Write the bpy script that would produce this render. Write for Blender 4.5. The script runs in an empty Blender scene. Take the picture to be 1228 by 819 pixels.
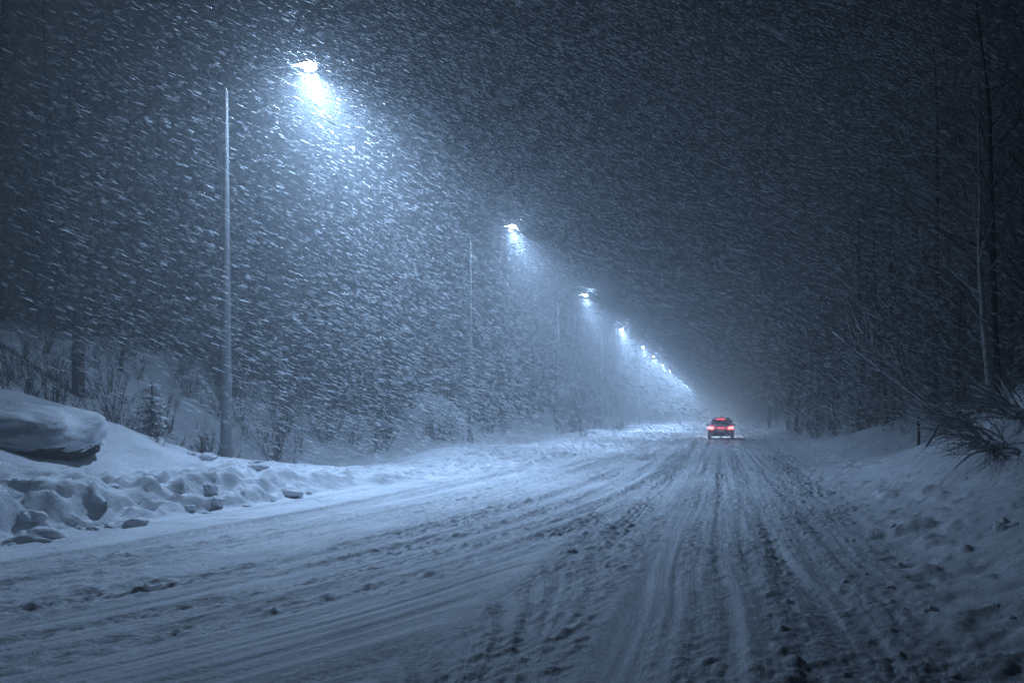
import bpy, math, random
import numpy as np
from mathutils import Vector, Matrix

R = math.radians
S = bpy.context.scene
COL = S.collection
random.seed(7)
NP = np.random.default_rng(11)
CAM_H = 1.65

# ------------------------------------------------------------------ render
S.render.engine = 'CYCLES'
cy = S.cycles
cy.use_denoising = True
try:
    cy.denoiser = 'OPENIMAGEDENOISE'
    cy.denoising_input_passes = 'RGB_ALBEDO_NORMAL'
    cy.denoising_prefilter = 'NONE'
except Exception:
    pass
cy.use_adaptive_sampling = True
cy.adaptive_threshold = 0.01
cy.max_bounces = 4
cy.diffuse_bounces = 2
cy.glossy_bounces = 1
cy.transmission_bounces = 2
cy.volume_bounces = 0
cy.sample_clamp_indirect = 3.0
cy.caustics_reflective = False
cy.caustics_refractive = False
S.view_settings.view_transform = 'Standard'
S.view_settings.look = 'None'
S.view_settings.gamma = 1.0
S.view_settings.exposure = -0.5
S.view_settings.use_curve_mapping = False

# ------------------------------------------------------------------ noise
def _hash(ix, iy, seed):
    h = (ix.astype(np.int64) * 374761393 + iy.astype(np.int64) * 668265263 + seed * 974634777) & 0xFFFFFFFF
    h = ((h ^ (h >> 13)) * 1274126177) & 0xFFFFFFFF
    h = h ^ (h >> 16)
    return (h & 0xFFFF).astype(np.float64) / 65535.0

def vnoise(x, y, seed=0):
    ix = np.floor(x); iy = np.floor(y)
    fx = x - ix; fy = y - iy
    ux = fx * fx * fx * (fx * (fx * 6 - 15) + 10)
    uy = fy * fy * fy * (fy * (fy * 6 - 15) + 10)
    a = _hash(ix, iy, seed); b = _hash(ix + 1, iy, seed)
    c = _hash(ix, iy + 1, seed); d = _hash(ix + 1, iy + 1, seed)
    return (a + (b - a) * ux + (c - a) * uy + (a - b - c + d) * ux * uy) * 2 - 1

def fbm(x, y, oct=4, seed=0, gain=0.5):
    s = 0; a = 1.0; n = 0
    for o in range(oct):
        c, sn = math.cos(o * 0.9), math.sin(o * 0.9)
        s = s + a * vnoise(x * c - y * sn + 17.3 * o, x * sn + y * c - 9.1 * o, seed + o)
        n += a; a *= gain
        x = x * 2.03; y = y * 2.03
    return s / n

def ss(a, b, x):
    t = np.clip((x - a) / (b - a), 0, 1)
    return t * t * (3 - 2 * t)

# ------------------------------------------------------------------ ground shape
_ly = [-12, 9, 14, 15.5, 20, 24, 40, 400]
_lx = [-10.6, -9.4, -8.8, -8.6, -7.3, -6.2, -5.3, -5.3]
_ry = [-12, 0, 6, 12, 24, 40, 400]
_rx = [0.9, 1.25, 1.6, 1.9, 2.5, 3.0, 3.0]

def XL(Y):
    Y = np.asarray(Y, float)
    s = 0
    for o in (-1.2, -.4, .4, 1.2):
        s = s + np.interp(Y + o, _ly, _lx)
    return s / 4 + 0.25 * vnoise(Y * 0.55, Y * 0 + 3.3, 91) + 0.12 * vnoise(Y * 1.7, Y * 0 + 8.3, 92)

def XR(Y):
    Y = np.asarray(Y, float)
    return np.interp(Y, _ry, _rx) + 0.15 * vnoise(Y * 0.5, Y * 0 + 1.3, 93)

def gauss(X, Y, cx, cy_, rx, ry, h):
    return h * np.exp(-(((X - cx) / rx) ** 2 + ((Y - cy_) / ry) ** 2))

def height(X, Y):
    """Broad shape of the ground, without the small snow relief."""
    X = np.asarray(X, float); Y = np.asarray(Y, float)
    dl = np.maximum(XL(Y) - X, 0)
    dr = np.maximum(X - XR(Y), 0)
    near = 0.48 * ss(0, 0.6, dl) + 0.12 * np.maximum(dl - 0.75, 0) + 0.18 * np.maximum(dl - 5.2, 0)
    slope = 0.55 + (0.24 - 0.55) * ss(26, 38, Y)
    far = 0.028 * dl + slope * (np.maximum(dl - 7.0, 0) - 0.75 * np.maximum(dl - 13.5, 0))
    w = ss(14.3, 21.0, Y)
    left = near * (1 - w) + far * w
    left = left + gauss(X, Y, -13.9, 14.9, 2.3, 1.5, 0.85) + ss(0.3, 2, dl) * gauss(X, Y, -13.4, 11.8, 2.3, 1.1, 0.62)
    left = left + gauss(X, Y, -15.9, 41, 1.7, 3.0, 1.75)
    left = left + gauss(X, Y, -13.6, 46, 2.2, 4.0, 0.5)
    left = left + ss(0, 2, dl) * gauss(X, Y, -10.2, 30, 2.6, 3.5, 0.25)
    for mx_, my_, rx_, ry_, h_ in ((-9.6, 26, 1.4, 1.8, .30), (-9.8, 44, 1.5, 2.2, .28), (-10.2, 60, 1.6, 3.0, .35)):
        left = left + ss(0, 1.8, dl) * gauss(X, Y, mx_, my_, rx_, ry_, h_)
    left = left + ss(1.5, 7, dl) * 0.35 * fbm(X * 0.16, Y * 0.16, 3, 5)
    right = 0.10 * dr + 0.016 * np.minimum(dr, 12) ** 2
    rin = ss(0, 2.2, dr)
    right = right + rin * gauss(X, Y, 8.0, 15.3, 3.2, 4.4, 1.75)
    right = right + rin * gauss(X, Y, 5.4, 8.0, 2.6, 4.2, 0.30)
    right = right + rin * gauss(X, Y, 6.8, 31, 3.0, 5.0, 0.55)
    right = right + ss(0.8, 5, dr) * 0.30 * fbm(X * 0.17 + 9, Y * 0.17, 3, 6)
    return np.where(dl > 0, left, 0) + np.where(dr > 0, right, 0)

def path_c(Y, a, b, y0, k):
    return a - b * np.exp(-(Y - y0) / k)

def relief(X, Y):
    """Small relief of the snow: ruts, churned crumbs, drifts, lumps. Returns (dz, churn)."""
    dl = XL(Y) - X; dr = X - XR(Y)
    on = ss(-0.5, 0.3, -dl) * ss(-0.9, 0.2, -dr)
    dz = np.zeros_like(X); churn = np.zeros_like(X)
    wob = 0.10 * vnoise(Y * 0.35, Y * 0 + 0.5, 31)
    # straight ruts of the right lane and curving ruts that sweep in from the left
    ruts = []
    for c, wd, dp in ((0.62, .14, .030), (0.30, .12, .022), (-0.02, .15, .034), (-0.36, .10, .018),
                      (-1.05, .12, .018), (-1.45, .24, .050), (-1.86, .13, .022)):
        ruts.append((c + 0.03 * (Y - 10) * 0 + wob, wd, dp))
    for a, b, y0, k, wd, dp in ((-1.35, 2.75, 5.6, 4.6, .26, .050), (-1.7, 3.3, 5.6, 4.8, .15, .026), (-2.2, 3.6, 5.6, 5.2, .20, .032),
                                (-2.9, 3.2, 6.0, 6.0, .32, .048), (-3.4, 3.3, 6.0, 6.5, .18, .026), (-3.9, 3.6, 6.0, 7.0, .36, .042),
                                (-4.6, 3.4, 6.0, 8.0, .22, .030)):
        ruts.append((path_c(np.maximum(Y, 2.0), a, b, y0, k) + wob * 1.2, wd, dp))
    for i, (c, wd, dp) in enumerate(ruts):
        t = (X - c) / wd
        g = np.exp(-t * t)
        sh = np.exp(-((np.abs(t) - 1.9) / 0.7) ** 2)
        m = 0.55 + 0.45 * vnoise(Y * 0.45, Y * 0 + i * 3.7, 41)
        dz += on * m * dp * (-g + 0.55 * sh)
        churn = np.maximum(churn, on * np.clip(m * 1.15, 0, 1) * np.exp(-(t / 1.5) ** 2) * (0.55 + 9 * dp))
    band = np.exp(-((X - (XR(Y) - 0.35)) / 0.75) ** 2) * (0.45 + 0.55 * ss(-.5, .6, vnoise(Y * .5, Y * 0 + 5, 55)))
    churn = np.maximum(churn, 0.95 * band)
    patch = ss(0.0, 0.55, fbm(X * 0.45, Y * 0.28, 3, 61))
    churn = np.clip(np.maximum(churn, on * 0.45 * patch), 0, 1)
    # crumbs: rounded bumps over churned bands
    b1 = np.abs(fbm(X * 5.5, Y * 5.0, 3, 71))
    b2 = np.abs(fbm(X * 13.0, Y * 12.0, 2, 72))
    c3 = np.maximum(fbm(X * 10.0, Y * 9.0, 2, 73) - 0.12, 0)
    dz += churn * (0.055 * (b1 - 0.18) + 0.036 * (b2 - 0.2) + 0.085 * c3)
    # tread lines along the ruts
    wl = ss(-0.7, -2.4, X)
    lane = X + wob + wl * 2.9 * np.exp(-(np.maximum(Y, 2.0) - 5.6) / 5.2)
    dz += on * 0.022 * fbm(lane * 6.5, Y * 0.12, 2, 74) * (.6 + .6 * ss(-.3, .4, vnoise(lane * 1.3, Y * .12, 76)))
    gro = np.clip(fbm(lane * 3.0, Y * 0.06, 2, 77) - .12, 0, 1)
    dz -= on * 0.07 * gro; churn = np.clip(np.maximum(churn, on * 2.2 * gro), 0, 1)
    dz += on * 0.010 * fbm(X * 1.6, Y * 0.7, 3, 75)
    # banks: wind drifts, pits and lumps
    off = 1 - ss(-0.35, 0.15, -np.maximum(dl, dr))
    dz += off * 0.055 * fbm(X * 0.8, Y * 1.5, 4, 81)
    pit = ss(0.30, 0.62, fbm(X * 1.5 + 4, Y * 2.6, 3, 82))
    dz -= off * 0.045 * pit
    dz += off * 0.020 * fbm(X * 4, Y * 6, 3, 83)
    nearL = ss(-0.15, 0.12, dl) * (1 - ss(0.9, 2.2, dl)) * (1 - ss(14.2, 16.5, Y))
    bl = 1 - np.abs(fbm(X * 1.9, Y * 1.9, 2, 84)) * 2.4
    bl2 = 1 - np.abs(fbm(X * 4.2, Y * 4.2, 2, 85)) * 2.2
    dz += nearL * (0.16 * np.clip(bl, -.5, 1) + 0.09 * np.clip(bl2, -.5, 1) + 0.035 * fbm(X * 9, Y * 9, 2, 87) - 0.02)
    mid = ss(-0.1, 0.5, dl) * (1 - ss(2.5, 5, dl)) * ss(14, 17, Y) * (1 - ss(60, 90, Y))
    dz += mid * (0.11 * np.clip(bl, -.6, 1) + 0.05 * np.clip(bl2, -.5, 1))
    nearR = ss(-0.3, 0.3, dr) * (1 - ss(1.2, 3.0, dr))
    dz += nearR * 0.07 * np.maximum(fbm(X * 2.3, Y * 2.3, 3, 86) - 0.1, 0) * 2
    return dz, churn

def ground_z(x, y):
    X = np.array([x], float); Y = np.array([y], float)
    return float(height(X, Y)[0] + relief(X, Y)[0][0])

# ------------------------------------------------------------------ materials
def new_mat(name):
    m = bpy.data.materials.new(name); m.use_nodes = True
    nt = m.node_tree
    return m, nt, nt.nodes['Principled BSDF'], nt.nodes['Material Output']

def simple(name, col, rough=0.6, metal=0.0, bump=0.0, scale=40.0, var=0.25):
    m, nt, b, out = new_mat(name)
    tc = nt.nodes.new('ShaderNodeTexCoord')
    no = nt.nodes.new('ShaderNodeTexNoise'); no.inputs['Scale'].default_value = scale; no.inputs['Detail'].default_value = 4
    nt.links.new(tc.outputs['Object'], no.inputs['Vector'])
    rp = nt.nodes.new('ShaderNodeValToRGB')
    rp.color_ramp.elements[0].position = 0.3; rp.color_ramp.elements[1].position = 0.7
    rp.color_ramp.elements[0].color = tuple(c * (1 - var) for c in col) + (1,)
    rp.color_ramp.elements[1].color = tuple(min(1, c * (1 + var)) for c in col) + (1,)
    nt.links.new(no.outputs['Fac'], rp.inputs['Fac'])
    nt.links.new(rp.outputs['Color'], b.inputs['Base Color'])
    b.inputs['Roughness'].default_value = rough; b.inputs['Metallic'].default_value = metal
    if bump:
        bp = nt.nodes.new('ShaderNodeBump'); bp.inputs['Strength'].default_value = bump; bp.inputs['Distance'].default_value = 0.01
        nt.links.new(no.outputs['Fac'], bp.inputs['Height']); nt.links.new(bp.outputs['Normal'], b.inputs['Normal'])
    return m

def snow_mat(name, rutted=False):
    m, nt, b, out = new_mat(name)
    L = nt.links.new
    geo = nt.nodes.new('ShaderNodeNewGeometry')
    n1 = nt.nodes.new('ShaderNodeTexNoise'); n1.inputs['Scale'].default_value = 22; n1.inputs['Detail'].default_value = 6
    n1.inputs['Roughness'].default_value = 0.65
    n2 = nt.nodes.new('ShaderNodeTexNoise'); n2.inputs['Scale'].default_value = 1.3; n2.inputs['Detail'].default_value = 5
    n3 = nt.nodes.new('ShaderNodeTexNoise'); n3.inputs['Scale'].default_value = 90; n3.inputs['Detail'].default_value = 3
    for n in (n1, n2, n3): L(geo.outputs['Position'], n.inputs['Vector'])
    rp = nt.nodes.new('ShaderNodeValToRGB')
    rp.color_ramp.elements[0].position = 0.3; rp.color_ramp.elements[1].position = 0.7
    rp.color_ramp.elements[0].color = (.66, .69, .74, 1); rp.color_ramp.elements[1].color = (.80, .83, .87, 1)
    L(n2.outputs['Fac'], rp.inputs['Fac'])
    colour = rp.outputs['Color']
    if rutted:
        at = nt.nodes.new('ShaderNodeAttribute'); at.attribute_name = 'churn'
        mul = nt.nodes.new('ShaderNodeMath'); mul.operation = 'MULTIPLY'
        r2 = nt.nodes.new('ShaderNodeMapRange'); r2.inputs['From Min'].default_value = .35; r2.inputs['From Max'].default_value = .62
        L(n1.outputs['Fac'], r2.inputs['Value'])
        L(at.outputs['Fac'], mul.inputs[0]); L(r2.outputs['Result'], mul.inputs[1])
        mx = nt.nodes.new('ShaderNodeMix'); mx.data_type = 'RGBA'
        L(mul.outputs[0], mx.inputs['Factor']); L(colour, mx.inputs['A'])
        mx.inputs['B'].default_value = (.24, .25, .28, 1)  # darker grey where churn is high, broken up by noise
        colour = mx.outputs['Result']
    L(colour, b.inputs['Base Color'])
    b.inputs['Roughness'].default_value = 0.55
    b.inputs['Specular IOR Level'].default_value = 0.25
    add = nt.nodes.new('ShaderNodeMath'); add.operation = 'MULTIPLY_ADD'; add.inputs[1].default_value = 0.3
    L(n3.outputs['Fac'], add.inputs[0]); L(n1.outputs['Fac'], add.inputs[2])
    bp = nt.nodes.new('ShaderNodeBump'); bp.inputs['Strength'].default_value = 0.65; bp.inputs['Distance'].default_value = 0.03
    hgt = add.outputs[0]
    if rutted:
        la = nt.nodes.new('ShaderNodeAttribute'); la.attribute_name = 'lane'
        dv = nt.nodes.new('ShaderNodeAttribute'); dv.attribute_name = 'driven'
        sp = nt.nodes.new('ShaderNodeSeparateXYZ'); L(geo.outputs['Position'], sp.inputs[0])
        sx = nt.nodes.new('ShaderNodeMath'); sx.operation = 'MULTIPLY'; sx.inputs[1].default_value = 16
        sy = nt.nodes.new('ShaderNodeMath'); sy.operation = 'MULTIPLY'; sy.inputs[1].default_value = .7
        L(la.outputs['Fac'], sx.inputs[0]); L(sp.outputs['Y'], sy.inputs[0])
        cb = nt.nodes.new('ShaderNodeCombineXYZ'); L(sx.outputs[0], cb.inputs[0]); L(sy.outputs[0], cb.inputs[1])
        n4 = nt.nodes.new('ShaderNodeTexNoise'); n4.inputs['Scale'].default_value = 1.0; n4.inputs['Detail'].default_value = 4
        L(cb.outputs[0], n4.inputs['Vector'])
        m4 = nt.nodes.new('ShaderNodeMath'); m4.operation = 'MULTIPLY'; L(n4.outputs['Fac'], m4.inputs[0]); L(dv.outputs['Fac'], m4.inputs[1])
        a4 = nt.nodes.new('ShaderNodeMath'); a4.operation = 'MULTIPLY_ADD'; a4.inputs[1].default_value = .9
        L(m4.outputs[0], a4.inputs[0]); L(hgt, a4.inputs[2]); hgt = a4.outputs[0]
    L(hgt, bp.inputs['Height']); L(bp.outputs['Normal'], b.inputs['Normal'])
    return m

def snowy(name, col, amount=0.5, rough=0.85, wind=0.35, scale=18, bands=False):
    """A rough surface with snow lying on what faces up and plastered on what faces the wind."""
    m, nt, b, out = new_mat(name)
    L = nt.links.new
    geo = nt.nodes.new('ShaderNodeNewGeometry')
    tc = nt.nodes.new('ShaderNodeTexCoord')
    sp = nt.nodes.new('ShaderNodeVectorMath'); sp.operation = 'DOT_PRODUCT'
    sp.inputs[1].default_value = Vector((-wind, -0.1, 1.0)).normalized()
    L(geo.outputs['Normal'], sp.inputs[0])
    no = nt.nodes.new('ShaderNodeTexNoise'); no.inputs['Scale'].default_value = scale; no.inputs['Detail'].default_value = 5
    L(tc.outputs['Object'], no.inputs['Vector'])
    ma = nt.nodes.new('ShaderNodeMath'); ma.operation = 'MULTIPLY_ADD'; ma.inputs[1].default_value = 0.9
    L(no.outputs['Fac'], ma.inputs[0]); L(sp.outputs['Value'], ma.inputs[2])
    mr = nt.nodes.new('ShaderNodeMapRange')
    mr.inputs['From Min'].default_value = 1.25 - amount; mr.inputs['From Max'].default_value = 1.45 - amount
    L(ma.outputs[0], mr.inputs['Value'])
    rp = nt.nodes.new('ShaderNodeValToRGB')
    rp.color_ramp.elements[0].position = .3; rp.color_ramp.elements[1].position = .75
    rp.color_ramp.elements[0].color = tuple(c * .6 for c in col) + (1,); rp.color_ramp.elements[1].color = tuple(c * 1.4 for c in col) + (1,)
    L(no.outputs['Fac'], rp.inputs['Fac'])
    mx = nt.nodes.new('ShaderNodeMix'); mx.data_type = 'RGBA'
    L(mr.outputs['Result'], mx.inputs['Factor']); L(rp.outputs['Color'], mx.inputs['A'])
    mx.inputs['B'].default_value = (.76, .79, .84, 1)
    L(mx.outputs['Result'], b.inputs['Base Color'])
    b.inputs['Roughness'].default_value = rough
    bp = nt.nodes.new('ShaderNodeBump'); bp.inputs['Strength'].default_value = .5; bp.inputs['Distance'].default_value = .02
    L(no.outputs['Fac'], bp.inputs['Height']); L(bp.outputs['Normal'], b.inputs['Normal'])
    return m

def emit(name, col, strength):
    m, nt, b, out = new_mat(name)
    b.inputs['Base Color'].default_value = (*col, 1)
    b.inputs['Emission Color'].default_value = (*col, 1)
    b.inputs['Emission Strength'].default_value = strength
    return m

M = {}
M['snow'] = snow_mat('fresh_snow')
M['road'] = snow_mat('driven_snow', rutted=True)
M['bark'] = snowy('snowy_bark', (.04, .037, .034), .05)
M['twig'] = snowy('twig_bark', (.035, .032, .03), .0)
M['birch'] = snowy('birch_bark', (.30, .29, .28), .35, scale=9)
M['shrub'] = snowy('shrub_twig', (.06, .05, .045), .10)
M['bent'] = snowy('snow_laden_twig', (.06, .052, .05), .92)
M['needle'] = snowy('fir_needles', (.03, .05, .035), .55)
M['rock'] = snowy('boulder_rock', (.07, .065, .06), .78, scale=5)
M['galv'] = simple('galvanised_steel', (.26, .27, .28), .6, .0, .2, 30, .25)
M['arm'] = simple('arm_night_shade', (.03, .032, .035), .7)  # night shade put into the colour; the arm itself is galvanised
M['housing'] = simple('lamp_housing_paint', (.22, .23, .24), .5, .2)
M['stake'] = simple('weathered_wood', (.045, .035, .03), .85, 0, .6, 30, .4)
M['paint'] = snowy('snow_and_haze_car_paint', (.05, .055, .065), .62, .5, 0, 7)  # caked snow, laid on thicker so its pale colour also stands in for haze
M['black'] = simple('black_rubber', (.015, .015, .016), .8)
M['rim'] = simple('wheel_rim_alloy', (.35, .36, .37), .4, .6)
M['plate'] = simple('number_plate_face', (.55, .56, .58), .5)
g, nt, b, o_ = new_mat('car_glass'); b.inputs['Base Color'].default_value = (.10, .11, .13, 1); b.inputs['Roughness'].default_value = .35
M['glass'] = g
M['lens'] = emit('lamp_lens', (.80, .90, 1.0), 220)
M['lens'].cycles.emission_sampling = 'NONE'
M['head'] = emit('headlight_lens', (.9, .95, 1.0), 20); M['head'].cycles.emission_sampling = 'NONE'
M['tail'] = emit('tail_light_red', (1.0, .06, .06), 40)
M['tail_dim'] = emit('tail_strip_red', (1.0, .07, .09), 7)

mflake, nt, b, out = new_mat('snow_flake')
nt.nodes.remove(b)
d_ = nt.nodes.new('ShaderNodeBsdfDiffuse'); d_.inputs['Color'].default_value = (.9, .92, .95, 1)
t_ = nt.nodes.new('ShaderNodeBsdfTranslucent'); t_.inputs['Color'].default_value = (.9, .92, .95, 1)
mx = nt.nodes.new('ShaderNodeMixShader'); mx.inputs[0].default_value = .5
tp = nt.nodes.new('ShaderNodeBsdfTransparent'); mx2 = nt.nodes.new('ShaderNodeMixShader'); mx2.inputs[0].default_value = .95
nt.links.new(d_.outputs[0], mx.inputs[1]); nt.links.new(t_.outputs[0], mx.inputs[2])
rf = nt.nodes.new('ShaderNodeBsdfRefraction'); rf.inputs['Color'].default_value = (.92, .95, 1, 1); rf.inputs['Roughness'].default_value = .55; rf.inputs['IOR'].default_value = 1.03
mx3 = nt.nodes.new('ShaderNodeMixShader'); mx3.inputs[0].default_value = .12
nt.links.new(mx.outputs[0], mx3.inputs[1]); nt.links.new(rf.outputs[0], mx3.inputs[2])
nt.links.new(tp.outputs[0], mx2.inputs[1]); nt.links.new(mx3.outputs[0], mx2.inputs[2]); nt.links.new(mx2.outputs[0], out.inputs['Surface'])
M['flake'] = mflake

# ------------------------------------------------------------------ object helpers
class MB:
    def __init__(self):
        self.v = []; self.f = []; self.s = []
    def add(self, vs, fs, smooth=True):
        n = len(self.v)
        self.v.extend([tuple(p) for p in vs])
        self.f.extend([tuple(i + n for i in f) for f in fs]); self.s.extend([smooth] * len(fs))
    def tube(self, pts, rad, sides=6, caps=True):
        pts = [Vector(p) for p in pts]
        n = len(pts); vs = []; fs = []
        up = Vector((0.13, 0.97, 0.2)).normalized()
        for i, p in enumerate(pts):
            t = (pts[min(i + 1, n - 1)] - pts[max(i - 1, 0)])
            if t.length < 1e-9: t = Vector((0, 0, 1))
            t.normalize()
            a = t.cross(up)
            if a.length < 1e-3: a = t.cross(Vector((1, 0, 0)))
            a.normalize(); c = t.cross(a)
            r = rad[i] if hasattr(rad, '__len__') else rad
            for k in range(sides):
                an = 2 * math.pi * k / sides
                vs.append(p + (a * math.cos(an) + c * math.sin(an)) * r)
        for i in range(n - 1):
            for k in range(sides):
                k2 = (k + 1) % sides
                fs.append((i * sides + k, i * sides + k2, (i + 1) * sides + k2, (i + 1) * sides + k))
        if caps:
            fs.append(tuple(reversed(range(sides)))); fs.append(tuple((n - 1) * sides + k for k in range(sides)))
        self.add(vs, fs)
    def loft(self, rings, caps=True, smooth=True):
        k = len(rings[0]); vs = [p for r in rings for p in r]; fs = []
        for i in range(len(rings) - 1):
            for j in range(k):
                j2 = (j + 1) % k
                fs.append((i * k + j, i * k + j2, (i + 1) * k + j2, (i + 1) * k + j))
        if caps:
            fs.append(tuple(reversed(range(k)))); fs.append(tuple((len(rings) - 1) * k + j for j in range(k)))
        self.add(vs, fs, smooth)
    def box(self, c, s, bev=0.0):
        cx, cy_, cz = c; x, y, z = s[0] / 2, s[1] / 2, s[2] / 2
        b_ = bev if bev else min(x, y, z) * 0.15
        rings = []
        for zz, ins in ((-z, b_), (-z + b_, 0), (z - b_, 0), (z, b_)):
            xx, yy = x - ins, y - ins
            q = b_ * .6
            rings.append([(cx + a, cy_ + d, cz + zz) for a, d in ((-xx + q, -yy), (xx - q, -yy), (xx, -yy + q), (xx, yy - q), (xx - q, yy), (-xx + q, yy), (-xx, yy - q), (-xx, -yy + q))])
        self.loft(rings, True, False)
    def build(self, name, mat, parent=None, loc=None):
        me = bpy.data.meshes.new(name)
        me.from_pydata(self.v, [], self.f)
        me.polygons.foreach_set('use_smooth', self.s)
        me.materials.append(mat); me.update()
        o = bpy.data.objects.new(name, me); COL.objects.link(o)
        if parent is not None: o.parent = parent
        if loc is not None: o.location = loc
        return o

def np_mesh(name, verts, faces, mat, smooth=True, parent=None):
    me = bpy.data.meshes.new(name)
    k = faces.shape[1]
    me.vertices.add(len(verts)); me.vertices.foreach_set('co', np.ascontiguousarray(verts, np.float32).ravel())
    me.loops.add(faces.size); me.loops.foreach_set('vertex_index', np.ascontiguousarray(faces, np.int32).ravel())
    me.polygons.add(len(faces)); me.polygons.foreach_set('loop_start', np.arange(0, faces.size, k, dtype=np.int32))
    me.polygons.foreach_set('use_smooth', np.full(len(faces), smooth))
    me.materials.append(mat); me.update(calc_edges=True)
    o = bpy.data.objects.new(name, me); COL.objects.link(o)
    if parent is not None: o.parent = parent
    return o

def tag(o, label=None, cat=None, group=None, kind=None):
    if label: o['label'] = label
    if cat: o['category'] = cat
    if group: o['group'] = group
    if kind: o['kind'] = kind
    return o

def empty(name, loc=(0, 0, 0), rz=0.0):
    o = bpy.data.objects.new(name, None); COL.objects.link(o)
    o.location = loc; o.rotation_euler = (0, 0, rz); o.empty_display_size = .2
    return o

def copy_tree(src, parent=None):
    c = src.copy(); COL.objects.link(c)
    if parent is not None: c.parent = parent
    for ch in list(src.children): copy_tree(ch, c)
    return c

# ------------------------------------------------------------------ camera
cam = bpy.data.cameras.new('camera'); camo = bpy.data.objects.new('camera', cam); COL.objects.link(camo)
camo.location = (0, 0, CAM_H); camo.rotation_euler = (R(90), 0, 0)
cam.sensor_width = 36; cam.lens = 26.0
cam.shift_x = -251 / 1228; cam.shift_y = 89 / 1228
cam.clip_end = 2000; cam.clip_start = 0.05
cam.dof.use_dof = True; cam.dof.focus_distance = 15; cam.dof.aperture_fstop = 2.4
S.camera = camo

# ------------------------------------------------------------------ night sky
w = bpy.data.worlds.new('World'); S.world = w; w.use_nodes = True
sky = w.node_tree.nodes.new('ShaderNodeTexSky'); sky.sky_type = 'NISHITA'; sky.sun_disc = False
sky.sun_elevation = R(35); sky.sun_rotation = R(-60)
w.node_tree.links.new(sky.outputs[0], w.node_tree.nodes['Background'].inputs[0])
w.node_tree.nodes['Background'].inputs[1].default_value = 0.003
# ------------------------------------------------------------------ ground and road
rows = np.concatenate([np.linspace(-9, 2.6, 40, endpoint=False), 2.6 * np.exp(np.linspace(0, math.log(320 / 2.6), 660))])
xl = XL(rows)[:, None]; xr = XR(rows)[:, None]; yy = rows[:, None]
u = np.linspace(0, 1, 460)[None, :]
dL = np.concatenate([np.linspace(0, 7, 175, endpoint=False), 7 * np.exp(np.linspace(0, math.log(130 / 7), 45))])[::-1][None, :]
dR = np.concatenate([np.linspace(0, 6.5, 220, endpoint=False), 6.5 * np.exp(np.linspace(0, math.log(130 / 6.5), 45))])[None, :]
XX = np.concatenate([xl - dL[:, :-1], xl + (xr - xl) * u, xr + dR[:, 1:]], 1)
YY = yy + 0 * XX
_dz, CH = relief(XX, YY)
ZZ = height(XX, YY) + _dz * (1 - ss(90, 140, YY))
PP = np.stack([XX, YY, ZZ], -1)
gu = np.gradient(PP, axis=1); gv = np.gradient(PP, axis=0)
NN = np.cross(gu, gv); NN /= np.linalg.norm(NN, axis=-1)[..., None]
WL = ss(-0.7, -2.4, XX)
LA = XX + 0.10 * vnoise(YY * 0.35, YY * 0 + 0.5, 31) + WL * 2.9 * np.exp(-(np.maximum(YY, 2) - 5.6) / 5.2)
ONR = ss(-0.5, 0.3, XX - xl) * ss(-0.6, 0.3, xr - XX)
def sheet(name, c0, c1, mat):
    P_ = PP[:, c0:c1]; nr, nc = P_.shape[:2]
    idx = np.arange(nr * nc).reshape(nr, nc)
    F = np.stack([idx[:-1, :-1], idx[:-1, 1:], idx[1:, 1:], idx[1:, :-1]], -1).reshape(-1, 4)
    o = np_mesh(name, P_.reshape(-1, 3), F, mat)
    o.data.normals_split_custom_set_from_vertices(NN[:, c0:c1].reshape(-1, 3).tolist())
    for nm, arr in (('churn', CH), ('lane', LA), ('driven', ONR)):
        at = o.data.attributes.new(nm, 'FLOAT', 'POINT')
        at.data.foreach_set('value', np.ascontiguousarray(arr[:, c0:c1], np.float32).ravel())
    return o
n1, n2 = dL.shape[1] - 1, u.shape[1]
tag(sheet('road', n1, n1 + n2, M['road']), 'snow covered road churned by tyre ruts running into the haze', 'road', kind='structure')
tag(sheet('terrain', 0, n1 + 1, M['road']), 'snowy verge and wooded slope left of the road', 'terrain', kind='structure')
tag(sheet('terrain', n1 + n2 - 1, XX.shape[1], M['road']), 'drifted snow shoulder and bank right of the road', 'terrain', kind='structure')

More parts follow.
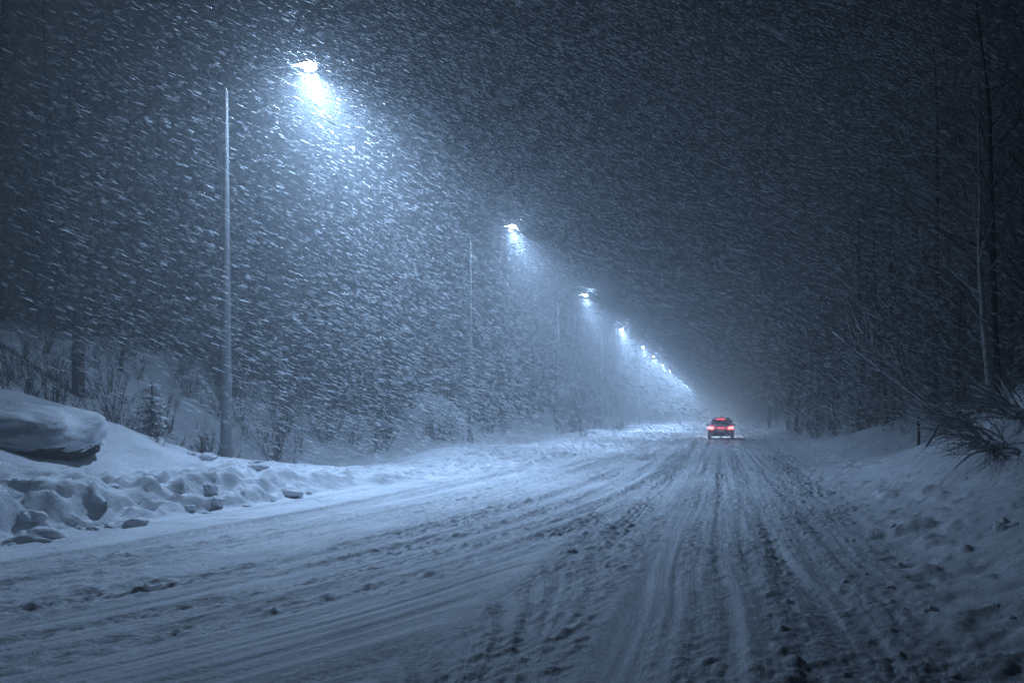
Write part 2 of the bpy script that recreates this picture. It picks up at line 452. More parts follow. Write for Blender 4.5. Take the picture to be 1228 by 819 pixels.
# ------------------------------------------------------------------ street lamps
LAMP_Y = [18.9, 37.2, 57.3, 78.0, 99.5, 115, 133, 152, 172, 192, 212, 232, 252]
ORD = ['nearest', 'second', 'third', 'fourth', 'fifth', 'sixth', 'seventh', 'eighth', 'ninth', 'tenth', 'eleventh', 'twelfth', 'farthest']
def lamp_parts(root, ph, r0=.135, r1=.038):
    mb = MB(); n = 14
    rs = [(0, r0 * 1.02), (.02, r0 * 1.02)] + [(ph * i / n, r0 + (r1 - r0) * i / n) for i in range(1, n + 1)]
    mb.tube([(0, 0, z - 0.25 if z == 0 else z) for z, r in rs], [r for z, r in rs], 16)
    mb.build('pole', M['galv'], root)
    mb = MB(); pts = []
    for i in range(13):
        t = i / 12
        pts.append((1.75 * t, 0, ph - .05 + .62 * math.sin(min(1, t * 1.1) * math.pi / 2)))
    mb.tube(pts, [.026 - .008 * i / 12 for i in range(13)], 10)
    mb.build('arm', M['arm'], root)
    hz = ph + .58
    mb = MB(); rings = []
    for i, (x, wd, th) in enumerate(((1.68, .045, .04), (1.72, .07, .06), (1.95, .11, .08), (2.12, .12, .09), (2.26, .10, .075), (2.33, .05, .04))):
        ring = []
        for k in range(14):
            a = 2 * math.pi * k / 14
            zz = math.sin(a) * th
            ring.append((x, math.cos(a) * wd, hz + (zz if zz > 0 else zz * .35) + .08 * (x - 1.7)))
        rings.append(ring)
    mb.loft(rings)
    head = mb.build('lamp_head', M['housing'], root)
    mb = MB(); rings = []
    for j in range(6):
        a = math.pi / 2 * j / 5
        r = math.cos(a) if j < 5 else .02
        rings.append([(2.12 + .17 * r * math.cos(2 * math.pi * k / 14), .16 * r * math.sin(2 * math.pi * k / 14), hz - .012 - .11 * math.sin(a)) for k in range(14)])
    mb.loft(rings)
    lens = mb.build('lens', M['lens'], head)
    return hz

spot = None
for i, Y in enumerate(LAMP_Y):
    lx = -12.65 + .03 * math.sin(i * 2.1)
    gz = ground_z(lx, Y) - .02
    top = CAM_H + [8.86, 9.45, 9.3, 9.05, 9.2, 9.15, 9.05, 9.05, 9.0, 9.0, 8.9, 8.9, 8.8][i]
    root = empty('street_lamp', (lx, Y, gz))
    hz = lamp_parts(root, top - gz - .5)
    if i == 0:
        lab = 'nearest and brightest street lamp on a tall pale steel pole'
    elif i == 1:
        lab = 'second lit street lamp, its pole standing beside a snow mound'
    else:
        lab = f'{ORD[i]} lit street lamp in the row receding into the snow haze'
    tag(root, lab, 'street lamp', 'street lamps in a row left of the road')
    if spot is None:
        # one lamp: light goes out all round, most of it in a wide beam thrown down and over the road
        spot = bpy.data.lights.new('lamp_bulb', 'POINT')
        spot.energy = 16000; spot.color = (.44, .66, 1.0); spot.shadow_soft_size = .13
        spot.use_nodes = True
        nt = spot.node_tree; em = nt.nodes['Emission']
        tc = nt.nodes.new('ShaderNodeTexCoord'); sx = nt.nodes.new('ShaderNodeSeparateXYZ')
        nt.links.new(tc.outputs['Normal'], sx.inputs[0])
        def ramp(sock, a0, a1, b0, b1):
            mr = nt.nodes.new('ShaderNodeMapRange'); mr.interpolation_type = 'SMOOTHSTEP'
            for k, v in enumerate((a0, a1, b0, b1)): mr.inputs[k + 1].default_value = v
            nt.links.new(sock, mr.inputs[0]); return mr.outputs[0]
        down = ramp(sx.outputs['Z'], -.22, -.95, 0.0, 1.0)      # cut off near the horizontal
        road_ = ramp(sx.outputs['X'], -.38, .5, .06, 1.0)       # house-side shield
        m1 = nt.nodes.new('ShaderNodeMath'); m1.operation = 'MULTIPLY'; nt.links.new(down, m1.inputs[0]); nt.links.new(road_, m1.inputs[1])
        m2 = nt.nodes.new('ShaderNodeMath'); m2.operation = 'ADD'; m2.inputs[1].default_value = .062; nt.links.new(m1.outputs[0], m2.inputs[0])
        nt.links.new(m2.outputs[0], em.inputs['Strength'])
    if i in (2, 3):
        spot = spot.copy(); spot.energy *= (1.35 if i == 2 else 2.1)        # stronger bulbs farther along
        for n_ in spot.node_tree.nodes:
            if n_.type == 'MATH' and n_.operation == 'ADD': n_.inputs[1].default_value = .045
    lo = bpy.data.objects.new('lamp_bulb', spot); COL.objects.link(lo); lo.parent = root
    lo.location = (2.12, 0, hz - .27)

# ------------------------------------------------------------------ car driving away
def car():
    root = empty('car', (-.03, 50.5, ground_z(0, 52) + .0))
    tag(root, 'dark car driving away down the road with red tail lights lit', 'car')
    W = .89
    def ring(y, wb, wt, zb, zt, r=.10):
        return [(-wb + r, y, zb), (wb - r, y, zb), (wb, y, zb + r), (wb * 1.01, y, (zb + zt) * .55), (wt, y, zt - r), (wt - r, y, zt), (-wt + r, y, zt), (-wt, y, zt - r), (-wb * 1.01, y, (zb + zt) * .55), (-wb, y, zb + r)]
    mb = MB()
    mb.loft([ring(0.0, .78, .72, .34, .92), ring(.06, .86, .80, .28, .98), ring(.5, W, .86, .24, 1.0), ring(1.4, W, .87, .24, .98), ring(2.8, W, .86, .24, .95), ring(3.6, W, .83, .24, .88), ring(4.15, .84, .76, .28, .80), ring(4.35, .74, .66, .34, .68)])
    body = mb.build('body', M['paint'], root)
    mb = MB()
    mb.loft([ring(.10, .78, .74, .92, .98, .04), ring(.28, .80, .64, .92, 1.38, .06), ring(.55, .80, .62, .92, 1.50, .07), ring(1.5, .80, .62, .92, 1.53, .07), ring(2.1, .80, .60, .92, 1.48, .07), ring(3.0, .80, .74, .92, .97, .03)])
    mb.build('roof', M['paint'], root)
    def pane(name, pts, off):
        mb = MB(); o = Vector(off)
        a = [Vector(p) for p in pts]; q = [p + o for p in a]
        n = len(a)
        mb.add(a + q, [tuple(range(n)), tuple(reversed(range(n, 2 * n)))] + [(k, (k + 1) % n, n + (k + 1) % n, n + k) for k in range(n)], False)
        mb.build(name, M['glass'], root)
    pane('rear_window', [(-.66, .135, 1.02), (.66, .135, 1.02), (.56, .275, 1.36), (-.56, .275, 1.36)], (0, -.03, .012))
    pane('windscreen', [(-.70, 2.88, 1.02), (.70, 2.88, 1.02), (.56, 2.20, 1.44), (-.56, 2.20, 1.44)], (0, .02, .03))
    for s in (-1, 1):
        pane('side_window', [(s * .795, .55, 1.02), (s * .795, 1.45, 1.02), (s * .655, 1.45, 1.44), (s * .655, .62, 1.42)], (s * .02, 0, 0))
        pane('side_window', [(s * .795, 1.53, 1.02), (s * .795, 2.6, 1.02), (s * .655, 2.05, 1.42), (s * .655, 1.53, 1.44)], (s * .02, 0, 0))
        mb = MB(); mb.box((s * .95, 2.35, 1.02), (.18, .1, .13)); mb.build('door_mirror', M['paint'], root)
        # tail light wrapping the corner
        mb = MB(); mb.box((s * .68, -.005, .83), (.34, .10, .15)); mb.build('tail_light', M['tail'], root)
        for y in (.78, 3.45):
            mb = MB(); rg = []
            for x, r in ((-.1, .26), (-.09, .31), (.09, .31), (.1, .26)):
                rg.append([(s * .80 + x, y + math.cos(2 * math.pi * k / 20) * r, .315 + math.sin(2 * math.pi * k / 20) * r) for k in range(20)])
            mb.loft(rg); wh = mb.build('tyre', M['black'], root)
            mb = MB(); rg = []
            for x, r in ((.085, .20), (.108, .20), (.112, .06)):
                rg.append([(s * (.80 + x), y + math.cos(2 * math.pi * k / 14) * r, .315 + math.sin(2 * math.pi * k / 14) * r) for k in range(14)])
            mb.loft(rg); mb.build('rim', M['rim'], wh)
    mb = MB(); mb.box((0, -.02, .83), (.44, .05, .07)); mb.build('light_strip', M['tail_dim'], root)
    mb = MB(); mb.box((0, .27, 1.455), (.62, .09, .035)); mb.build('brake_light', M['tail_dim'], root)
    mb = MB(); mb.box((0, .30, 1.49), (1.12, .24, .04)); mb.build('spoiler', M['paint'], root)
    mb = MB(); mb.box((0, -.03, .44), (1.62, .16, .2)); mb.build('bumper', M['black'], root)
    mb = MB(); mb.box((0, -.015, .66), (.52, .04, .12)); mb.build('number_plate', M['plate'], root)
    hl = bpy.data.lights.new('headlight_beam', 'SPOT'); hl.energy = 15000; hl.color = (.80, .90, 1.0); hl.spot_size = R(64); hl.spot_blend = 1.0; hl.shadow_soft_size = .06
    for s in (-1, 1):
        mb = MB(); mb.box((s * .58, 4.30, .62), (.30, .12, .13)); mb.build('headlight', M['head'], root)
        lo = bpy.data.objects.new('headlight_beam', hl); COL.objects.link(lo); lo.parent = root
        lo.location = (s * .58, 4.46, .64); lo.rotation_euler = (R(100), 0, 0)
    return root
car()

# ------------------------------------------------------------------ trees and shrubs
def rv(a, b): return random.uniform(a, b)

def limb(p, d, length, r0, r1, n, gnarl, up=0.0):
    pts = [p.copy()]; rad = [r0]; q = p.copy(); d = d.normalized()
    for i in range(n):
        d = (d + Vector((rv(-1, 1), rv(-1, 1), rv(-1, 1))) * gnarl + Vector((0, 0, up))).normalized()
        q = q + d * (length / n)
        pts.append(q.copy()); rad.append(r0 + (r1 - r0) * (i + 1) / n)
    return pts, rad

def along(pts, t):
    f = t * (len(pts) - 1); i = min(int(f), len(pts) - 2); a = f - i
    return pts[i].lerp(pts[i + 1], a), (pts[i + 1] - pts[i]).normalized()

def bare_tree(h, r, nb, kind, crown_from=.25, lean=(0, 0), spread=1.0):
    tr_, cr_ = MB(), MB()
    pts, rad = limb(Vector((0, 0, -.3)), Vector((lean[0], lean[1], 1)), h, r, r * .10, 14, .055, .015)
    tr_.tube(pts, rad, 8)
    for i in range(nb):
        t = crown_from + (1 - crown_from) * ((i + rv(0, 1)) / nb)
        p, d = along(pts, min(t, .985))
        an = rv(0, 6.283); out_ = Vector((math.cos(an), math.sin(an), rv(.35, 1.1)))
        L = h * rv(.16, .34) * (1.12 - t * .75) * spread
        br = max(.008, r * .34 * (1.1 - t))
        bp, brd = limb(p, out_, L, br, .006, 6, .16, .05)
        tr_.tube(bp, brd, 5, False)
        for j in range(random.randint(5, 8)):
            tt = rv(.2, .98); p2, d2 = along(bp, tt)
            dd = (d2 + Vector((rv(-1, 1), rv(-1, 1), rv(-.4, .9))) * .9)
            L2 = L * rv(.25, .5)
            b2, r2 = limb(p2, dd, L2, max(.004, br * .35), .003, 4, .2, .03)
            cr_.tube(b2, r2, 3, False)
            for k in range(random.randint(3, 5)):
                p3, d3 = along(b2, rv(.15, 1)); dd = d3 + Vector((rv(-1, 1), rv(-1, 1), rv(-.5, .8)))
                b3, r3 = limb(p3, dd, L2 * rv(.3, .6), .0035, .002, 2, .2)
                cr_.tube(b3, r3, 3, False)
    return tr_, cr_

def spruce(h, r, dens=15, wide=1.0, bw=1.0):
    tr_, cr_ = MB(), MB()
    pts, rad = limb(Vector((0, 0, -.3)), Vector((0, 0, 1)), h, r, .012, 10, .012, .01)
    tr_.tube(pts, rad, 8)
    n = int(h * dens)
    for i in range(n):
        t = .06 + .93 * i / n
        p, d = along(pts, t)
        L = ((1 - t) * h * .24 * rv(.65, 1.15) + .12 / max(1, wide)) * wide
        an = rv(0, 6.283); dr_ = Vector((math.cos(an), math.sin(an), .1)).normalized()
        side = Vector((-math.sin(an), math.cos(an), 0))
        m = max(4, int(L / (.16 * bw)))
        prev = p
        for k in range(1, m + 1):
            s = k / m
            q = p + dr_ * L * s + Vector((0, 0, -.42 * L * s * s + .10 * L * s))
            for sg in (-1, 1):
                wv = (.30 * (1 - s * .6) + .05) * rv(.6, 1.2) * bw
                tip = prev.lerp(q, .4) + side * sg * wv * (min(1, L) if bw == 1 else 1) + dr_ * wv * .7 + Vector((0, 0, -rv(.05, .22) * wv * 2))
                th = Vector((0, 0, (.018 + .01 * L) * bw))
                cr_.add([prev, q, tip, prev.lerp(q, .5) + th], [(0, 2, 1), (0, 1, 3), (1, 2, 3), (2, 0, 3)], False)
            prev = q
    return tr_, cr_

def shrub(h, n, spread=.5, droop=0.0):
    st, tw = MB(), MB()
    for i in range(n):
        an = rv(0, 6.283)
        d = Vector((math.cos(an) * spread * rv(.3, 1.2), math.sin(an) * spread * rv(.3, 1.2), 1))
        L = h * rv(.55, 1.1)
        b1, r1 = limb(Vector((rv(-.15, .15), rv(-.15, .15), -.12)), d, L, rv(.007, .013), .003, 7, .11, -droop)
        st.tube(b1, r1, 4, False)
        for j in range(random.randint(4, 8)):
            p, dd = along(b1, rv(.3, .98))
            b2, r2 = limb(p, dd + Vector((rv(-1, 1), rv(-1, 1), rv(-.2, .8))) * .7, L * rv(.15, .35), .005, .002, 3, .2, -droop * .6)
            tw.tube(b2, r2, 3, False)
    return st, tw

def make_plant(name, gen, mats, parts, label, cat, group=None):
    root = empty(name)
    a, b_ = gen
    a.build(parts[0], mats[0], root); b_.build(parts[1], mats[1], root)
    tag(root, label, cat, group)
    return root

used = set()
def put(proto, x, y, s=1.0, rz=None, label=None, group=None, sink=.05, tilt=(0, 0)):
    o = proto if proto.name not in used else copy_tree(proto)
    used.add(proto.name); used.add(o.name)
    o.location = (x, y, ground_z(x, y) - sink)
    o.rotation_euler = (tilt[0], tilt[1], rv(0, 6.283) if rz is None else rz)
    o.scale = (s, s, s)
    if label: o['label'] = label
    if group: o['group'] = group
    return o

TREE_L = 'bare dark tree in the woods left of the road behind the lamps'
TREE_R = 'bare dark tree in the woods on the right of the road'
GL, GR = 'trees in the woods left of the road', 'trees in the woods right of the road'
protos = []
for k, (h, r, nb, cf) in enumerate(((13, .15, 34, .18), (11, .12, 30, .12), (14.5, .17, 36, .25), (9, .09, 28, .08), (12, .13, 34, .15), (7.5, .07, 26, .06))):
    random.seed(100 + k)
    protos.append(make_plant('bare_tree', bare_tree(h, r, nb, k, cf), (M['bark'], M['twig']), ('trunk', 'crown'), TREE_L, 'tree', GL))
random.seed(140)
sp_protos = [make_plant('spruce_tree', spruce(h, r), (M['bark'], M['needle']), ('trunk', 'crown'), 'dark snow dusted spruce deep in the woods left of the road', 'tree', 'spruces in the left woods') for h, r in ((11, .16), (8, .12))]

random.seed(21)
cnt = 0
def scatter(n, xr_, yr, mind, taken, accept):
    out_ = []
    tries = 0
    while len(out_) < n and tries < 6000:
        tries += 1
        x = rv(*xr_); y = yr[0] + (yr[1] - yr[0]) * rv(0, 1) ** 1.25
        if not accept(x, y): continue
        if any((x - a) ** 2 + (y - b) ** 2 < mind * mind for a, b in taken): continue
        taken.append((x, y)); out_.append((x, y))
    return out_
tk = []
for i, (x, y) in enumerate(scatter(165, (-46, -14.6), (11, 125), 1.3, tk, lambda x, y: y > 18.5 and x < -14.6 - 1.5 * max(0, (22 - y) / 12) and abs((x / y)) < 1.35)):
    put(protos[i % 6], x, y, rv(.8, 1.2), label=TREE_L, group=GL)
for i, (x, y) in enumerate(scatter(26, (-50, -18.5), (16, 120), 2.5, tk, lambda x, y: abs(x / y) < 1.35)):
    put(sp_protos[i % 2], x, y, rv(.8, 1.25))
tk = []
for i, (x, y) in enumerate(scatter(150, (4.6, 34), (15, 125), 1.15, tk, lambda x, y: (abs(x / y - .267) > .012 or y > 55) and x > 7.5 - 2.6 * min(1, max(0, (y - 18) / 20)) and x / y < .62)):
    put(protos[(i * 5 + 1) % 6], x, y, rv(.75, 1.1), label=TREE_R, group=GR)
SPR = 'dark snow dusted spruce deep in the woods right of the road'
for i, (x, y) in enumerate(scatter(24, (9, 40), (20, 120), 2.5, tk, lambda x, y: x / y < .62)):
    put(sp_protos[i % 2], x, y, rv(.7, 1.15), label=SPR, group='spruces in the right woods')

# near trees on the right that read one by one
random.seed(61)
def single_tree(label, x, y, h, r, nb, cf, lean, mat, rz=0.0, spread=1.0, name='bare_tree'):
    t = make_plant(name, bare_tree(h, r, nb, 0, cf, lean, spread), (mat, M['bark']), ('trunk', 'crown'), label, 'tree')
    t.location = (x, y, ground_z(x, y) - .05); t.rotation_euler = (0, 0, rz)
    return t
single_tree('slender pale birch rising from the right bank behind the bent bush', 5.95, 16.2, 7.6, .085, 22, .28, (-.09, 0), M['birch'], name='birch_tree', spread=.8)
single_tree('dark straight trunk standing just behind the pale birch', 6.6, 17.6, 10.5, .12, 24, .3, (-.01, .02), M['bark'])
single_tree('thin snow streaked tree at the right edge of the woods', 6.95, 15.8, 6.5, .06, 22, .15, (.10, 0), M['bark'], spread=.9)
single_tree('small forked tree with snow on its twigs near the wooden stake', 7.0, 22.0, 5.6, .06, 26, .10, (-.05, 0), M['bark'], spread=1.1)

# leaning trunk: rises to the upper left from behind the fallen log
random.seed(65)
root = empty('leaning_tree', (6.2, 19.0, ground_z(6.2, 19.0)))
tag(root, 'bare tree leaning low to the left over the right bank, snow along its trunk', 'tree')
mbt, mbc = MB(), MB()
for st, dr_, L, r in (((0, 0, -.1), (-1, .1, .62), 4.2, .085), ((-.55, .03, .3), (-1, -.1, .95), 3.2, .05)):
    p_, r_ = limb(Vector(st), Vector(dr_), L, r, .015, 10, .05, .03)
    mbt.tube(p_, r_, 8)
    for j in range(16):
        q, d = along(p_, rv(.25, .99)); b1, r1 = limb(q, d + Vector((rv(-.6, .6), rv(-.8, .8), rv(0, 1.2))), rv(.5, 1.4), .014, .004, 5, .15, .06)
        mbt.tube(b1, r1, 4, False)
        for k in range(5):
            q2, d2 = along(b1, rv(.2, .95)); b2, r2 = limb(q2, d2 + Vector((rv(-1, 1), rv(-1, 1), rv(-.3, 1))) * .8, rv(.2, .5), .005, .002, 3, .2)
            mbc.tube(b2, r2, 3, False)
mbt.build('trunk', M['bent'], root); mbc.build('crown', M['twig'], root)

# fallen log with snow on its back
def log_line():
    pts = []
    for i in range(16):
        t = i / 15
        x = 4.75 + 2.9 * t; y = 17.2 - .3 * t
        z = 1.42 + (x - 4.75) * .40 + .05 * math.sin(t * 9)
        g_ = ground_z(x, y)
        k = min(1, max(0, t / .14)); k = k * k * (3 - 2 * k)
        pts.append(Vector((x, y, max(g_ - .03 + (z - g_) * k, g_ - .03))))
    return pts
lp = log_line()
root = empty('fallen_log', lp[0])
tag(root, 'fallen log lying up the right bank with a ridge of snow along it', 'log')
mb = MB(); mb.tube([p - lp[0] for p in lp], [.03 + .04 * i / 15 for i in range(16)], 10); mb.build('trunk', M['bark'], root)
mb = MB(); mb.tube([p - lp[0] + Vector((0, 0, .035 + .028 * i / 15 + .012 * math.sin(i * 1.7))) for i, p in enumerate(lp)], [.012 + min(1, i / 4) * .045 * (.6 + .4 * math.sin(i * 2.3)) for i in range(16)], 10)
mb.build('snow_cap', M['snow'], root)

# bent bush under snow on the right bank
random.seed(66)
def bent_bush(name, x, y, n, L, label, rz=0.0, spreadx=1.0):
    root = empty(name, (x, y, ground_z(x, y)), rz); tag(root, label, 'bush')
    st, tw, sn = MB(), MB(), MB()
    for i in range(n):
        an = rv(-.3, math.pi + .3) if i % 4 else rv(0, 6.28)
        d = Vector((-abs(math.cos(an)) * rv(.6, 1.5) * spreadx if rv(0, 1) < .8 else math.cos(an), rv(-.7, .5), rv(.15, .95)))
        p_, r_ = limb(Vector((rv(-.25, .25), rv(-.2, .2), -.06)), d, L * rv(.6, 1.1), rv(.005, .012), .002, 10, .16, -.085)
        st.tube(p_, r_, 5, False)
        if i % 3 != 0:
            q = p_[1:8]
            sn.tube([a + Vector((0, 0, r_[3] + .010)) for a in q], [.004, .014, .020, .023, .020, .014, .004], 6)
        for j in range(11):
            q, dd = along(p_, rv(.2, .98)); b2, r2 = limb(q, dd + Vector((rv(-1, 1), rv(-1, 1), rv(-.5, .8))) * .9, rv(.2, .6), .005, .002, 4, .18, -.05)
            tw.tube(b2, r2, 3, False)
    st.build('stems', M['bent'], root); tw.build('twigs', M['shrub'], root); sn.build('snow_load', M['snow'], root)
bent_bush('bent_bush', 4.85, 12.9, 34, 1.30, 'bush bent flat under snow on the right bank beside the stake', spreadx=.8)
bent_bush('bent_bush', 5.6, 13.7, 36, 1.7, 'snow laden bush drooping over the right bank at the picture edge')
bent_bush('bent_bush', 5.5, 16.4, 34, 1.2, 'low tangle of bare twigs in front of the fallen log')

# wooden stake
x, y = 5.55, 20.8; z = ground_z(x, y)
root = empty('wooden_stake', (x, y, z)); tag(root, 'short dark wooden stake standing in the snow right of the road', 'stake')
mb = MB(); mb.tube([(0, 0, -.2), (.005, 0, .3), (-.008, 0, .6), (-.005, 0, .74), (0, 0, .80)], [.042, .042, .040, .036, .012], 7); mb.build('post', M['stake'], root)
mb = MB(); mb.tube([(-.01, 0, .56), (-.01, 0, .62)], [.056, .056], 7); mb.build('wire_band', M['black'], root)

# shrubs on the left slope
random.seed(31)
SH = 'thin bare shrub poking out of the snowy slope left of the road'
GS = 'bare shrubs on the left slope'
shp = [make_plant('bare_shrub', shrub(h, n, sp), (M['shrub'], M['shrub']), ('stems', 'twigs'), SH, 'shrub', GS) for h, n, sp in ((1.5, 14, .4), (1.1, 10, .55), (2.0, 18, .35), (.7, 9, .6))]
ts = []
for i, (x, y) in enumerate(scatter(150, (-20, -12.9), (16.5, 48), .5, ts, lambda x, y: (x + 15.2) ** 2 + (y - 38.5) ** 2 > 10 and not (x > -13.4 and y < 20.5))):
    put(shp[i % 4], x, y, rv(.7, 1.25))
dense = [(-17.6, 36.2), (-17.2, 37.9), (-16.4, 36.2), (-17.0, 37.0), (-17.3, 35.8), (-16.8, 38.2), (-17.9, 36.6), (-16.6, 35.2), (-18.0, 35.4), (-18.4, 37.6), (-17.6, 38.6), (-16.2, 34.6)]
for i, (x, y) in enumerate(dense):
    put(shp[(i * 2) % 4 if i % 3 else 2], x, y, rv(.9, 1.5), label='bare shrub in the thicket beside the snow mound left of the second lamp', group='thicket beside the snow mound')
for i in range(26):
    x, y = rv(-14.5, -9.5), rv(48, 90)
    put(shp[i % 4], x, y, rv(.8, 1.5), label='faint bare shrub on the left verge far down the road', group='far shrubs on the left verge')
for i, (x, y) in enumerate(scatter(75, (4.4, 10.5), (18.5, 60), .6, [], lambda x, y: (abs(x / y - .267) > .02) and x > 6.6 - .035 * y and not (x < 6.3 and y < 24))):
    put(shp[i % 4], x, y, rv(.6, 1.2), label='bare shrub at the foot of the woods right of the road', group='bare shrubs on the right bank')
for (x, y, s, lab) in ((-11.75, 15.4, .75, 'dark bare twig bush between the snow capped boulder and the small fir'),
                       (-13.35, 13.9, .45, 'tuft of dark twigs standing on top of the snow capped boulder'),
                       (-11.35, 19.6, .38, 'lone dry stalk in the snow right of the nearest lamp pole')):
    put(shp[3], x, y, s, label=lab, group='single dry plants near the boulder', sink=.02)

# small fir
random.seed(77)
fir_t, fir_c = spruce(1.35, .022, 85, 1.45, .30)
x, y = -12.25, 15.9
root = empty('small_fir', (x, y, ground_z(x, y) + .12)); tag(root, 'small young fir dusted with snow between the boulder and nearest lamp', 'tree')
fir_t.build('trunk', M['bark'], root); fir_c.build('crown', M['needle'], root)

# ------------------------------------------------------------------ rounded lumps: boulder and ploughed snow clods
def lump(sx, sy, sz, seed, n1=26, n2=18, amp=.18, flat=1.0, box=2.6):
    th = np.linspace(0, math.pi, n2)[:, None]; ph = np.linspace(0, 2 * math.pi, n1, endpoint=False)[None, :]
    x = np.sin(th) * np.cos(ph); y = np.sin(th) * np.sin(ph); z = np.cos(th) + 0 * ph
    k = (np.abs(x) ** box + np.abs(y) ** box + np.abs(z) ** box) ** (-1 / box)
    x, y, z = x * k, y * k, z * k
    n = fbm(x * 1.6 + seed * 3.1 + z * .9, y * 1.6 - z * 1.2 + seed, 4, seed)
    r = 1 + amp * n
    V = np.stack([x * r * sx, y * r * sy, z * r * sz], -1)
    idx = np.arange(n1 * n2).reshape(n2, n1)
    nx = np.roll(idx, -1, 1)
    F = np.stack([idx[:-1], idx[1:], nx[1:], nx[:-1]], -1).reshape(-1, 4)
    return V.reshape(-1, 3), F

V, F = lump(1.95, .85, .47, 3, 80, 50, .26, box=3.8)
x, y = -13.35, 13.2
bz = ground_z(x, y)
root = empty('boulder', (x, y, bz - .06)); tag(root, 'large dark boulder under a thick snow cap on the left bank', 'boulder')
rk = np_mesh('rock', V, F, M['rock'], True, root)
V2 = V * np.array([1.03, 1.06, 1.0]); zc = -.20 + .16 * fbm(V[:, 0] * 2.0, V[:, 1] * 2.0, 3, 14)
V2[:, 2] = np.where(V2[:, 2] < zc, zc, V2[:, 2]) + .055
cap = np_mesh('snow_cap', V2, F, M['snow'], True, root)
root.rotation_euler = (0, R(3), R(-6))

random.seed(88)
clods = []
for k in range(8):
    V, F = lump(1, rv(.75, 1), rv(.6, .85), 20 + k, 34, 22, .55, box=rv(2.2, 4.0))
    clods.append((V, F))
def clod_obj(k):
    V, F = clods[k]
    o = np_mesh('snow_clod', V, F, M['snow'])
    return o
CL = 'rounded clod of ploughed snow at the foot of the left snowbank'
GC = 'snow clods along the left snowbank'
cp = []
for k in range(8):
    cp.append(tag(clod_obj(k), CL, 'snow clod', GC))
def put_clod(k, x, y, s, label=None, group=None):
    o = cp[k] if cp[k].name not in used else cp[k].copy()
    if o.name not in COL.objects: COL.objects.link(o)
    used.add(cp[k].name)
    o.location = (x, y, ground_z(x, y) - s * .36); o.rotation_euler = (rv(-.3, .3), rv(-.3, .3), rv(0, 6.28)); o.scale = (s, s, s * rv(.8, 1.1))
    if label: o['label'] = label
    if group: o['group'] = group
    return o
for i in range(30):
    y = rv(8.2, 14.6); d = abs(random.gauss(.18, .35)) - .22
    s = rv(.05, .12) if rv(0, 1) < .8 else rv(.12, .18)
    if d < 0: s = min(s, .09)
    put_clod(i % 8, float(XL(y)) - d, y, s)
for i in range(12):
    y = rv(14.2, 15.6); d = rv(-.1, 2.6)
    put_clod(i % 8, float(XL(y)) - d, y, rv(.06, .2), 'clod of snow in the broken end of the left snowbank by the road', 'clods at the end of the left snowbank')
put_clod(2, -9.05, 9.75, .30, 'largest rounded snow block at the left end of the snowbank', 'large snow blocks')
put_clod(5, -8.95, 11.1, .26, 'upright snow block leaning out of the left snowbank', 'large snow blocks')
put_clod(6, -8.75, 14.9, .30, 'snow block crowning the broken end of the left snowbank', 'large snow blocks')
for i in range(46):
    y = rv(4.6, 16); x = float(XR(y)) + random.gauss(-.1, .55)
    put_clod(i % 8, x, y, rv(.02, .055), 'small crumb of snow thrown up on the right shoulder', 'snow crumbs along the right shoulder')
for x, y, s, lab in ((3.35, 8.7, .16, 'snow lump casting a dark hollow on the right bank'), (1.75, 6.2, .07, 'snow lump at the edge of the right wheel ruts')):
    put_clod(3, x, y, s, lab, 'larger lumps on the right')

# fallen branch half buried by the nearest lamp
random.seed(91)
pts = []
for i in range(9):
    t = i / 8; x = -12.0 - .0 * t + (-.75) * t + .95; y = 16.6 + 1.9 * t
    x = -11.7 - .75 * t
    pts.append(Vector((x, y, ground_z(x, y) + .012 * math.sin(i * 1.9))))
mb = MB(); mb.tube(pts, [.022 - .0014 * i for i in range(9)], 6)
tag(mb.build('fallen_branch', M['shrub']), 'dark branch half buried in snow between small fir and nearest lamp', 'branch')

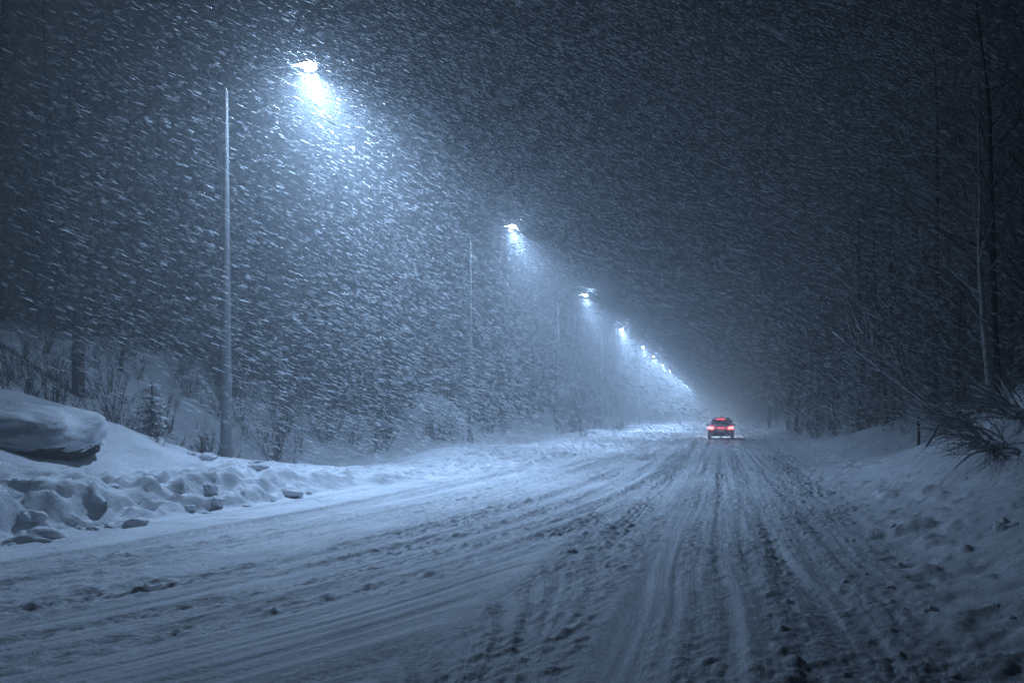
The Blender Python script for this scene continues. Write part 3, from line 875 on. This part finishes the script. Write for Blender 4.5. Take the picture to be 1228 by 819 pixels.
# ------------------------------------------------------------------ falling snow
def flakes(n, y0, y1, pw, lmin, lmax, wmin, wmax, zmax, xmin=-34, zmin=-5):
    m = int(n * 1.8)
    Y = y0 + (y1 - y0) * NP.random(m) ** pw
    fx = (NP.random(m) - .705) * 1.40
    X = fx * Y + (NP.random(m) - .5) * 3.0
    Z = CAM_H + (NP.random(m) * 1.0 - .38) * .96 * Y + (NP.random(m) - .5) * 2.0
    ok = (Z < zmax) & (Z > zmin) & (X > xmin) & (X < 26) & (Y > .55)
    X, Y, Z = X[ok], Y[ok], Z[ok]
    ok = (Z > height(X, Y) + .12) & ~((Z < 1.45) & (Y < 16) & (NP.random(len(X)) < .85))
    X, Y, Z = X[ok][:n], Y[ok][:n], Z[ok][:n]
    n = len(X)
    D = np.stack([np.ones(n), NP.normal(0.03, .12, n), NP.normal(-.46, .075, n)], -1)
    # gusts: the wind direction swings a little from place to place
    D[:, 2] += .10 * vnoise(X * .22, Z * .3, 301)
    D /= np.linalg.norm(D, axis=1)[:, None]
    A = np.cross(D, np.array([0.1, 1.0, 0.2])); A /= np.linalg.norm(A, axis=1)[:, None]
    B = np.cross(D, A)
    t = NP.random(n) ** 1.6
    L = (lmin + (lmax - lmin) * t)[:, None]
    W = (wmin + (wmax - wmin) * NP.random(n) ** 1.5)[:, None]
    P = np.stack([X, Y, Z], -1)
    bend = (NP.random((n, 1)) - .5) * .03 * L
    # two crossed spindle blades per flake clump
    ph = NP.random((n, 1)) * math.pi
    U = A * np.cos(ph) + B * np.sin(ph); W2 = np.cross(D, U)
    vs = []
    for ax, wd in ((U, W), (W2, W * .8)):
        vs.append(P - D * L * .5)
        for s_, wf in ((-.26, .85), (.26, 1.0)):
            c = P + D * L * s_ + B * bend
            vs.append(c - ax * wd * wf * .5); vs.append(c + ax * wd * wf * .5)
        vs.append(P + D * L * .5)
    V = np.stack(vs, 1)
    f = []
    for o in (0, 6):
        f += [(o, o + 2, o + 1), (o + 1, o + 2, o + 4), (o + 1, o + 4, o + 3), (o + 5, o + 3, o + 4)]
    f = np.array(f)
    F = f[None] + (np.arange(n) * 12)[:, None, None]
    return V.reshape(-1, 3), F.reshape(-1, 3), n * 12

parts = [flakes(165000, 10, 36, 1 / 2.2, .08, .24, .007, .019, 19),
         flakes(30000, 30, 62, 1 / 2.0, .12, .24, .012, .024, 19, -34, 5.0),
         flakes(26, .8, 2.6, 1 / 2.2, .05, .13, .005, .012, 19, .05, 2.2)]
off = 0; Vs = []; Fs = []
for V, F, n in parts:
    Vs.append(V); Fs.append(F + off); off += n
fs = np_mesh('falling_snow', np.concatenate(Vs), np.concatenate(Fs), M['flake'], False)
tag(fs, 'wind driven snow flakes streaking through the lamp light', 'snowfall', kind='stuff')

# ------------------------------------------------------------------ the snowy air
mb = MB()
x0, x1, y0, y1, z0, z1 = -150, 145, -14, 335, -5, 45
mb.add([(x0, y0, z0), (x1, y0, z0), (x1, y1, z0), (x0, y1, z0), (x0, y0, z1), (x1, y0, z1), (x1, y1, z1), (x0, y1, z1)],
       [(0, 3, 2, 1), (4, 5, 6, 7), (0, 1, 5, 4), (1, 2, 6, 5), (2, 3, 7, 6), (3, 0, 4, 7)], False)
mh, nt, b, out = new_mat('snow_haze'); nt.nodes.remove(b)
pv = nt.nodes.new('ShaderNodeVolumePrincipled')
pv.inputs['Color'].default_value = (.86, .91, .96, 1)
pv.inputs['Density'].default_value = 0.0135
pv.inputs['Anisotropy'].default_value = 0.3
nt.links.new(pv.outputs[0], out.inputs['Volume'])
mh.cycles.volume_sampling = 'EQUIANGULAR'
hz = mb.build('haze', mh)
tag(hz, 'blue grey snow haze filling the night air', 'haze', kind='stuff')
